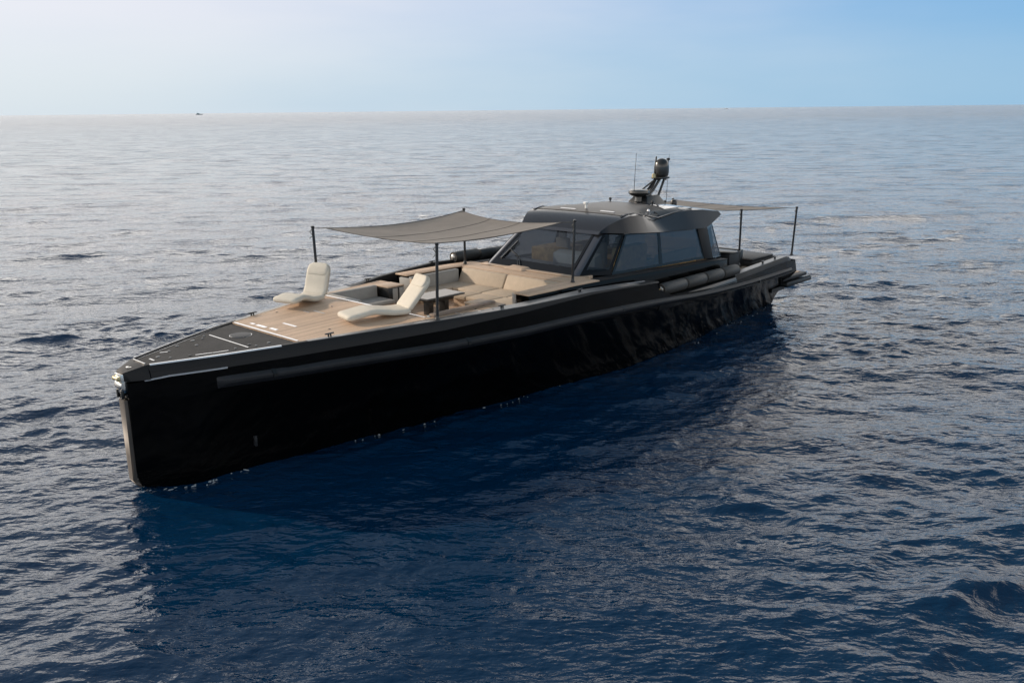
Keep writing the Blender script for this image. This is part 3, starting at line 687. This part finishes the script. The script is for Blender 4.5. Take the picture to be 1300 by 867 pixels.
mb = MB(); mb.box((17.25,-.06,4.90),(17.33,.0,5.13)); mb.box((17.2,-.09,5.07),(17.36,.03,5.15)); part('horn', mb, M['white'], roof, bev=.01)
for s,y in ((18.8,-1.72),(20.2,-.95),(20.0,.9),(21.9,-.4)):
    mb = MB(); z = zroof(s,y); mb.revolve([(.02,0),(.03,.06),(.06,.09),(.05,.15),(0,.17)], (s,y,z), 'z', 12); part('roof_light', mb, M['bright'] if y < -1 else M['plastic'], roof, smooth=True)
part('roof_hatch', surf(19.2,20.6,-2.02,-1.7,.02,n=4), M['plastic'], roof)

# wiper
mb = MB(); mb.tube([(14.12,.35,3.12),(14.52,.75,3.42),(14.78,1.42,3.60)], .02, 8); mb.tube([(14.1,.43,3.12),(14.5,.83,3.44),(14.78,1.45,3.62)], .014, 8)
wp = part('wiper', mb, M['plastic'], yacht, smooth=True)
mb = MB(); mb.hexa([(14.43,1.52,3.26),(14.45,1.58,3.26),(15.13,1.36,3.83),(15.11,1.30,3.83)],[(14.40,1.52,3.31),(14.42,1.58,3.31),(15.10,1.36,3.88),(15.08,1.30,3.88)]); part('wiper_blade', mb, M['plastic'], wp)
mb = MB(); mb.hexa([(13.75,-.05,3.08),(13.75,.85,3.08),(14.17,.95,3.08),(14.17,-.2,3.08)],[(13.9,.1,3.155),(13.9,.65,3.155),(14.15,.7,3.19),(14.15,.0,3.19)]); part('wiper_cover', mb, M['teaktrim'], wp, bev=.02)

# radar mast
mb = MB(); mb.hexa([(20.5,-.5,4.80),(21.9,-.5,4.70),(21.9,.5,4.70),(20.5,.5,4.80)],[(20.75,-.3,5.10),(21.6,-.3,5.10),(21.6,.3,5.10),(20.75,.3,5.10)])
mast = part('radar_mast', mb, M['plastic'], yacht, bev=.03)
mb = MB(); mb.revolve([(.18,-.22),(.14,-.05),(.30,0),(.38,.05),(.42,.12),(.40,.2),(.30,.24),(0,.25)], (20.65,.0,5.12), 'z', 28); part('radar_dome', mb, M['dome'], mast, smooth=True)
mb = MB()
mb.tube([(21.0,-.15,5.05),(21.5,-.1,5.3),(22.0,-.08,5.72)], .055, 8); mb.tube([(21.0,.15,5.05),(21.5,.15,5.3),(22.0,.12,5.72)], .055, 8)
mb.tube([(21.5,-.25,4.85),(22.15,-.18,5.72)], .05, 8); mb.tube([(21.5,.25,4.85),(22.15,.2,5.72)], .05, 8); mb.tube([(20.9,0,5.35),(21.6,0,5.62),(22.1,0,5.7)], .035, 8)
part('mast_strut', mb, M['plastic'], mast, smooth=True)
mb = MB(); mb.box((21.85,-.25,5.68),(22.4,.25,5.76)); part('mast_platform', mb, M['plastic'], mast, bev=.01)
mb = MB(); mb.revolve([(.22,0),(.28,.05),(.30,.2),(.30,.38),(.27,.55),(.19,.66),(.09,.71),(0,.72)], (22.15,-.02,5.76), 'z', 28); part('satellite_dome', mb, M['dome'], mast, smooth=True)
mb = MB(); mb.revolve([(.06,0),(.08,.02),(.08,.14),(.05,.18),(0,.19)], (21.72,.05,5.72), 'z', 14); part('mast_lamp', mb, M['brass'], mast, smooth=True)
for (s,y,z0,z1,r0,r1) in ((20.3,.0,5.05,6.75,.014,.006),(21.85,.12,5.7,6.55,.035,.03),(22.45,-.05,5.6,6.42,.025,.018),(22.75,.1,4.75,6.6,.010,.006)):
    mb = MB(); mb.tube([(s,y,z0),(s+.05,y,(z0+z1)/2),(s+.12,y,z1)], [r0,(r0+r1)/2,r1], 8); part('antenna', mb, M['plastic'], mast)
mb = MB(); mb.revolve([(.03,0),(.07,.02),(.07,.08),(.02,.1)], (22.57,-.05,6.38), 'z', 12); part('masthead_light', mb, M['plastic'], mast, smooth=True)
mb = MB(); mb.revolve([(.10,0),(.13,.05),(.13,.30),(.09,.36),(0,.38)], (23.0,-.1,4.42), 'z', 16); part('camera_pod', mb, M['plastic'], mast, smooth=True)

# aft cockpit
mb = MB(); mb.box((23.4,-2.55,1.96),(24.2,-1.5,2.72)); ab = part('bar_cabinet', mb, M['strake'], yacht, bev=.03)
mb = MB(); mb.box((23.36,-2.6,2.722),(24.25,-1.45,2.76)); part('cabinet_top', mb, M['band'], ab, bev=.01)
mb = MB(); mb.box((24.6,-2.3,1.96),(25.0,2.3,2.72)); asf = part('aft_sofa', mb, M['band'], yacht, bev=.05)
cushion(asf, (23.9,-1.3,2.0),(24.58,2.3,2.45), 'lounge', 'seat_cushion', .06)
cushion(asf, (24.5,-.9,2.46),(24.72,2.3,2.98), 'lounge', 'back_cushion', .06)
mb = MB(); mb.box((25.3,-2.6,1.96),(27.45,2.6,2.16)); sp = part('sunpad_base', mb, M['fore'], yacht, bev=.04)
for y in (-2.5,-.8,.9):
    cushion(sp, (25.4,y,2.162),(27.3,y+1.62,2.26), 'strake', 'sunpad_cushion', .04)
# swim platform
mb = MB(); mb.box((27.7,-2.85,.98),(30.05,2.85,1.14)); pf = part('swim_platform', mb, M['strake'], yacht, bev=.04)
mb = MB(); mb.box((27.9,-2.95,.72),(30.35,2.95,.93)); part('platform_step', mb, M['band'], pf, bev=.04)
mb = MB(); mb.box((27.2,-2.6,.55),(28.4,2.6,.71)); mb.box((27.4,-2.5,.9),(28.0,2.5,1.0)); part('platform_arm', mb, M['band'], pf)
mb = MB(); mb.box((27.95,-2.6,1.142),(29.95,2.6,1.152)); part('platform_teak', mb, M['teakx'], pf)
mb = MB(); mb.box((27.95,-2.93,.932),(30.3,-2.87,.95)); part('edge_strip', mb, M['grey'], pf)
# small hull fittings: cleats and a depth mark fitting
def cleat(s, y, z):
    mb = MB(); mb.box((s-.05,y-.02,z),(s-.02,y+.02,z+.07)); mb.box((s+.02,y-.02,z),(s+.05,y+.02,z+.07)); mb.box((s-.13,y-.025,z+.07),(s+.13,y+.025,z+.1))
    part('cleat', mb, M['plastic'], yacht, bev=.006)
for s in (4.55, 9.6, 12.75, 25.2, 26.4):
    for sg in (-1, 1):
        cleat(s, sg*(yg(s)-.18), (zg(s)+up(s, sg)) if s < 17 else zg(s)+.085)
mb = MB(); mb.hexa([(15.3,-3.36,zg(15.3)-.01),(16.3,-3.36,zg(16.3)-.01),(16.3,-3.30,zg(16.3)-.01),(15.3,-3.30,zg(15.3)-.01)],[(15.3,-3.36,zg(15.3)+.02),(16.3,-3.36,zg(16.3)+.02),(16.3,-3.30,zg(16.3)+.02),(15.3,-3.30,zg(15.3)+.02)]); part('edge_strip', mb, M['bright'], yacht)
mb = MB(); yy_ = -(yw(2.6)+(ylo(2.6)-yw(2.6))*.3)-.03; mb.box((2.55,yy_-.02,.35),(2.62,yy_+.06,.62)); part('hull_fitting', mb, M['strake'], yacht, bev=.01)

# ------------------------------------------------------------------ awnings
def awning(name, label, cornersz, poles, sag, ropes=True, inset=.09, grp=None):
    o = (sum(p[0] for p in poles)/len(poles), 0, min(p[2] for p in poles))
    t = thing(name, label, 'awning', o, 0, grp)
    c = [Vector(p) for p in cornersz]; ctr = sum(c, Vector())/4
    ins = [p+(ctr-p)*inset for p in c]
    nn = 20; g = []
    for i in range(nn+1):
        for j in range(nn+1):
            u, v = i/nn, j/nn
            # concave edges
            k = .085
            uu = u+(0.5-u)*k*4*v*(1-v)*1.0; vv = v+(0.5-v)*k*4*u*(1-u)*1.0
            p = (ins[0]*(1-uu)+ins[1]*uu)*(1-vv)+(ins[3]*(1-uu)+ins[2]*uu)*vv
            d = (4*u*(1-u))*(4*v*(1-v)); e = max(4*u*(1-u), 4*v*(1-v))
            p.z -= sag*(.55*d**.6+.45*e)
            g.append(tuple(p))
    m_ = nn+1; top = g; bot = [(x,y,z-.006) for x,y,z in g]; fs = []
    for i in range(nn):
        for j in range(nn):
            a = i*m_+j; fs.append((a,a+1,a+m_+1,a+m_)); q = len(g)+a; fs.append((q,q+m_,q+m_+1,q+1))
    for i in range(nn):
        for (a,b) in ((i,i+1),(nn*m_+i,nn*m_+i+1),(i*m_,(i+1)*m_),(i*m_+nn,(i+1)*m_+nn)): fs.append((a,b,b+len(g),a+len(g)))
    mb = MB(); mb.add(top+bot, fs); cn = part('canopy', mb, M['canvas'], t, smooth=True, angle=60)
    # hem
    mb = MB(); edge = [g[i*m_] for i in range(nn+1)]+[g[nn*m_+j] for j in range(1,nn+1)]+[g[i*m_+nn] for i in range(nn-1,-1,-1)]+[g[j] for j in range(nn-1,0,-1)]
    mb.tube(edge+[edge[0]], .013, 6); part('hem', mb, M['piping'], cn, smooth=True)
    for fx in (7, 13):
        mb = MB(); mb.tube([(x,y,z+.004) for x,y,z in [g[i*m_+fx] for i in range(nn+1)]], .006, 5); part('seam', mb, M['piping'], cn, smooth=True)
    for (a,b,c_) in ((0,1,m_),(nn,nn-1,nn+m_),(nn*m_,nn*m_+1,(nn-1)*m_),(nn*m_+nn,nn*m_+nn-1,(nn-1)*m_+nn)):
        p0,p1,p2 = Vector(g[a]),Vector(g[b]),Vector(g[c_]); mb = MB(); l0=[tuple(p+Vector((0,0,-.010))) for p in (p0,p1,p2)]; l1=[tuple(p+Vector((0,0,.006))) for p in (p0,p1,p2)]; mb.hexa(l0,l1); part('corner_patch', mb, M['piping'], cn)
    for p, q in zip(c, [g[0], g[nn*m_], g[nn*m_+nn], g[nn]]):
        mb = MB(); mb.tube([q, tuple(p)], .011, 6); part('tension_rope', mb, M['rope'], t)
    for p in poles:
        mb = MB(); mb.tube([(p[0],p[1],p[2]),(p[0]+p[4],p[1]+p[5],p[3])], .043, 12); po = part('pole', mb, M['pole'], t, smooth=True, angle=50)
        mb = MB(); mb.revolve([(.075,0),(.075,.03),(.055,.05),(.05,.12)], (p[0],p[1],p[2]), 'z', 14); part('pole_socket', mb, M['plastic'], po, smooth=True, angle=50)
        mb = MB(); mb.revolve([(.05,0),(.055,.03),(.05,.07),(0,.08)], (p[0]+p[4],p[1]+p[5],p[3]-.02), 'z', 12); part('pole_cap', mb, M['plastic'], po, smooth=True)
        mb = MB(); mb.tube([(p[0]+p[4],p[1]+p[5],p[3]-.02),(p[0]+p[4]-.10,p[1]+p[5]+.03,p[3]-.12),(p[0]+p[4]-.02,p[1]+p[5],p[3]-.25),(p[0]+p[4]-.14,p[1]+p[5],p[3]-.32)], .012, 6); part('rope_tail', mb, M['rope'], po)
    return t
awning('bow_awning', 'taupe shade sail stretched over the bow seating on four black poles', 
       [(7.40,-2.80,4.98),(13.31,-2.66,5.0),(13.56,2.54,5.02),(7.38,2.76,4.98)],
       [(7.40,-2.75,DZ,5.0,.03,-.04),(13.34,-2.62,3.09,5.02,.03,-.04),(13.60,2.55,3.09,5.02,.0,.0),(7.42,2.72,DZ,5.0,-.03,.04)], .30)
awning('stern_awning', 'narrow taupe shade sail stretched from the wheelhouse roof over the stern on black poles',
       [(22.4,-2.1,4.52),(28.0,-3.1,4.20),(28.0,3.1,4.20),(22.4,2.1,4.6)],
       [(24.55,-2.35,2.10,4.37,.0,.0),(27.9,-3.05,2.17,4.22,.07,-.06),(27.9,3.05,2.17,4.22,.07,.06)], .14)

# ------------------------------------------------------------------ loungers
def lounger(label, o, rot, prof, head):
    t = thing('sun_lounger', label, 'sun lounger', o, rot, 'sun loungers on the teak foredeck')
    def pad(path, w0, th, name, parent, endr=True, taper=None):
        path = [Vector((x,0,z)) for x, z in path]; n_ = len(path)
        # resample with Catmull-Rom
        pts = []
        for i in range(n_-1):
            p0,p1,p2,p3 = path[max(i-1,0)],path[i],path[i+1],path[min(i+2,n_-1)]
            for k in range(6):
                u=k/6; pts.append(.5*((2*p1)+(-p0+p2)*u+(2*p0-5*p1+4*p2-p3)*u*u+(-p0+3*p1-3*p2+p3)*u**3))
        pts.append(path[-1])
        L_ = [0]
        for a,b in zip(pts, pts[1:]): L_.append(L_[-1]+(b-a).length)
        T = L_[-1]; rings=[]
        for i,p in enumerate(pts):
            d=(pts[min(i+1,len(pts)-1)]-pts[max(i-1,0)]).normalized(); up=Vector((-d.z,0,d.x))
            e=min(L_[i],T-L_[i]); r=.12
            k = math.sqrt(max(0,1-(1-min(1,e/r))**2)) if endr else 1
            w=w0*(.72+.28*k); h=th*(.35+.65*k)
            if taper: w*=taper(L_[i]/T)
            ring=[]
            for q in range(20):
                a=2*math.pi*q/20; c_,s_=math.cos(a),math.sin(a)
                px_=math.copysign(abs(c_)**.32,c_)*w/2; pz_=math.copysign(abs(s_)**.6,s_)*h/2
                ring.append(tuple(p+Vector((0,px_,0))+up*pz_))
            rings.append(ring)
        mb=MB(); mb.loft(rings); return part(name, mb, M['lounge'], parent, smooth=True, local=True, angle=70)
    seat = pad(prof['seat'], .86, .17, 'seat_pad', t)
    back = pad(prof['back'], .84, .16, 'backrest', t, taper=lambda u: 1-.30*(max(0,u-.72)/.28)**2)
    pad(prof['pillow'], .74, .10, 'headrest', back)
    mb = MB()
    x,z = prof['seat'][-1]; mb.tube([(x-.04,-.36,z+.10),(x-.04,.36,z+.10)], .008, 6); part('seam', mb, M['sofa'], back, local=True)
    return t
profF = dict(seat=[(0,.20),(.25,.235),(.5,.25),(.75,.18),(.95,.115),(1.25,.10),(1.42,.14)],
             back=[(1.36,.12),(1.5,.32),(1.60,.62),(1.70,.88),(1.80,1.03)], pillow=[(1.57,.70),(1.63,.85),(1.72,1.02)])
lounger('cream padded sun lounger with upright back, farther from camera by the starboard edge', (5.50,1.72,DZ), rad(16), profF, 0)
profN = dict(seat=[(0,.12),(.35,.17),(.75,.22),(1.1,.17),(1.4,.12),(1.75,.11),(1.88,.15)],
             back=[(1.80,.12),(2.0,.34),(2.25,.62),(2.42,.82),(2.50,1.0)], pillow=[(2.24,.70),(2.37,.86),(2.44,1.02)])
lounger('cream padded sun lounger lying flatter, nearer the camera beside the black awning pole', (5.60,-.95,DZ), rad(-14), profN, 0)

# ------------------------------------------------------------------ table
t = thing('cockpit_table', 'low pale topped table with black edge in front of the taupe sofa', 'table', (10.0,.2,2.25))
mb = MB(); mb.box((9.25,-.27,2.79),(10.85,.66,2.845)); tp = part('table_top', mb, M['plastic'], t, bev=.02)
mb = MB(); mb.box((9.30,-.22,2.847),(10.80,.61,2.855)); part('table_inlay', mb, M['tabletop'], tp)
mb = MB(); mb.box((9.55,-.12,2.68),(10.5,.5,2.788)); part('table_frame', mb, M['plastic'], t, bev=.01)
for s in (9.7,10.35):
    mb = MB(); mb.box((s-.09,.05,2.25),(s+.09,.33,2.68)); part('leg', mb, M['plastic'], t, bev=.015)

# ------------------------------------------------------------------ fenders
def fender(label, s0, s1, y, z, r, cap, grp='fenders lying along the side decks'):
    t = thing('fender', label, 'fender', ((s0+s1)/2, y, z-r), 0, grp)
    L_ = s1-s0
    if cap: pr = [(0,0),(.09*r/.21,.005),(.15*r/.21,.05),(.19*r/.21,.13),(r,.24),(r,L_-.06),(r*.88,L_-.01),(0,L_)]
    else: pr = [(0,0),(r*.86,.01),(r,.06),(r*1.01,L_/2),(r,L_-.06),(r*.88,L_-.01),(0,L_)]
    mb = MB(); mb.revolve(pr, (s0,y,z), 'x', 24); b = part('fender_body', mb, M['fender'], t, smooth=True, angle=60)
    if cap:
        mb = MB(); mb.revolve([(0,-.03),(.05,-.025),(.10,.0),(.145,.045),(.13,.06),(0,.06)], (s0-.006,y,z), 'x', 20); part('fender_cap', mb, M['fendercap'], t, smooth=True)
    for x in (s0+.035, s1-.035):
        mb = MB(); mb.revolve([(r*.93,-.02),(r*.96,-.015),(r*.96,.015),(r*.93,.02)], (x,y,z), 'x', 20); part('strap', mb, M['piping'], t)
    return t
fs = [(17.45,18.95),(19.02,20.30),(20.37,21.55),(21.62,22.75)]
labs = ['grey fender with rounded shiny end, foremost on the near side deck', 'grey fender lashed directly behind the one with the shiny rounded end',
        'grey fender, third from the bow in the near side row', 'grey fender, rearmost of the near side row beside the pale cap rail']
for (a,b), l in zip(fs, labs): fender(l, a, b, -3.22, 2.05+.225, .22, a < 17.5)
fender('grey fender with shiny rounded end on the far side left of the windscreen', 13.85, 15.1, 3.45, 3.19, .20, True, 'far side fenders')
fender('dark grey fender on the far side partly hidden by the windscreen corner', 15.18, 16.5, 3.45, 3.12, .20, False, 'far side fenders')
# lashing rope
t = thing('mooring_rope', 'coiled black and tan rope tied between the gunwale end and the first fender', 'rope', (17.1,-3.2,2.06))
for k in range(3):
    mb = MB(); pth = [(16.7+.11*i, -3.2+.10*math.sin(i*1.3+k*2), 2.12+.10*k+.05*math.sin(i*1.9+k)) for i in range(8)]
    mb.tube(pth, .022, 7); part('strand', mb, M['rope'] if k < 2 else M['tan'], t, smooth=True)
mb = MB(); mb.box((17.2,-3.5,2.06),(17.3,-3.4,2.16)); mb.box((17.42,-3.46,2.06),(17.5,-3.38,2.17)); part('shackle', mb, M['steel'], t, bev=.01)

# ------------------------------------------------------------------ distant vessels
def vessel(name, label, cat, loc, rot, L_, hullm, topm, mastm):
    t = thing(name, label, cat, (0,0,0), rot, None, loc); k = L_/40
    mb = MB(); rings=[]
    for x,hw,z in ((-20,4.2,3.2),(-10,4.6,3.2),(5,4.4,3.6),(14,2.6,4.3),(20,.2,5.2)):
        rings.append([(x*k,-hw*k,z*k),(x*k-.5*k,-hw*.75*k,-1*k),(x*k-.5*k,hw*.75*k,-1*k),(x*k,hw*k,z*k)])
    mb.loft(rings); part('hull', mb, hullm, t, local=True)
    mb = MB(); mb.hexa([(-18*k,-3.6*k,3.3*k),(6*k,-3.6*k,3.4*k),(6*k,3.6*k,3.4*k),(-18*k,3.6*k,3.3*k)],[(-16*k,-3*k,7*k),(1*k,-3*k,7*k),(1*k,3*k,7*k),(-16*k,3*k,7*k)])
    mb.hexa([(-14*k,-2.6*k,7*k),(-3*k,-2.6*k,7*k),(-3*k,2.6*k,7*k),(-14*k,2.6*k,7*k)],[(-13*k,-2.3*k,9.6*k),(-6*k,-2.3*k,9.6*k),(-6*k,2.3*k,9.6*k),(-13*k,2.3*k,9.6*k)])
    part('superstructure', mb, topm, t, local=True)
    mb = MB(); mb.tube([(-10*k,0,9*k),(-13*k,0,19*k)], [.5*k,.25*k], 6); part('mast', mb, mastm, t, local=True)
    return t
hz = mat('grey_ship_paint', (.20,.26,.28), .5)
hz2 = mat('pale_ship_paint', (.30,.36,.38), .5)
vessel('distant_ship', 'tiny grey vessel with a mast on the horizon at left', 'ship', (-1950,5705,WZ), 0, 42, hz, hz, hz2)
vessel('distant_boat', 'tiny white boat on the horizon above the wheelhouse', 'boat', (1360,5700,WZ), rad(170), 26, M['white'], M['white'], M['white'])

# ------------------------------------------------------------------ flecks of foam along the waterline
mb = MB(); rf = random.Random(3)
for k in list(range(30, 62))+list(range(112, 126)):
    c = rf.random()
    if k < 45: ss_ = rf.gauss(1.0, .55); off = abs(rf.gauss(0, .12))
    elif k < 110: ss_ = rf.uniform(1.5, 14); off = abs(rf.gauss(0, .10))
    else: ss_ = rf.uniform(19, 28.5); off = abs(rf.gauss(0, .18))
    if ss_ < .1: continue
    yy0 = -(yw(ss_)+.03+off); x = BX+ss_*math.cos(A)-yy0*math.sin(A); y = BY+ss_*math.sin(A)+yy0*math.cos(A)
    z = sea_height(x, y)+.006; r = rf.uniform(.008,.022)*(1.3 if k < 45 else 1); L_ = rf.uniform(1.0, 4.0); a0 = A+rf.gauss(0,.5)
    lo = []; 
    for q in range(9):
        t_ = 2*math.pi*q/9; rr = r*rf.uniform(.6,1.2); ex, ey = rr*L_*math.cos(t_), rr*math.sin(t_)
        lo.append((x+ex*math.cos(a0)-ey*math.sin(a0), y+ex*math.sin(a0)+ey*math.cos(a0), z-.02))
    hi = [(x+(p[0]-x)*.6, y+(p[1]-y)*.6, z+.008) for p in lo]
    mb.hexa(lo, hi)
me = bpy.data.meshes.new('foam'); me.from_pydata(mb.v, [], mb.f); me.materials.append(mat('foam_white', (.26,.29,.31), .6))
fo = bpy.data.objects.new('foam', me); COL.objects.link(fo); fo['kind'] = 'stuff'; fo['label'] = 'thin flecks of white foam along the near waterline of the yacht'; fo['category'] = 'foam'
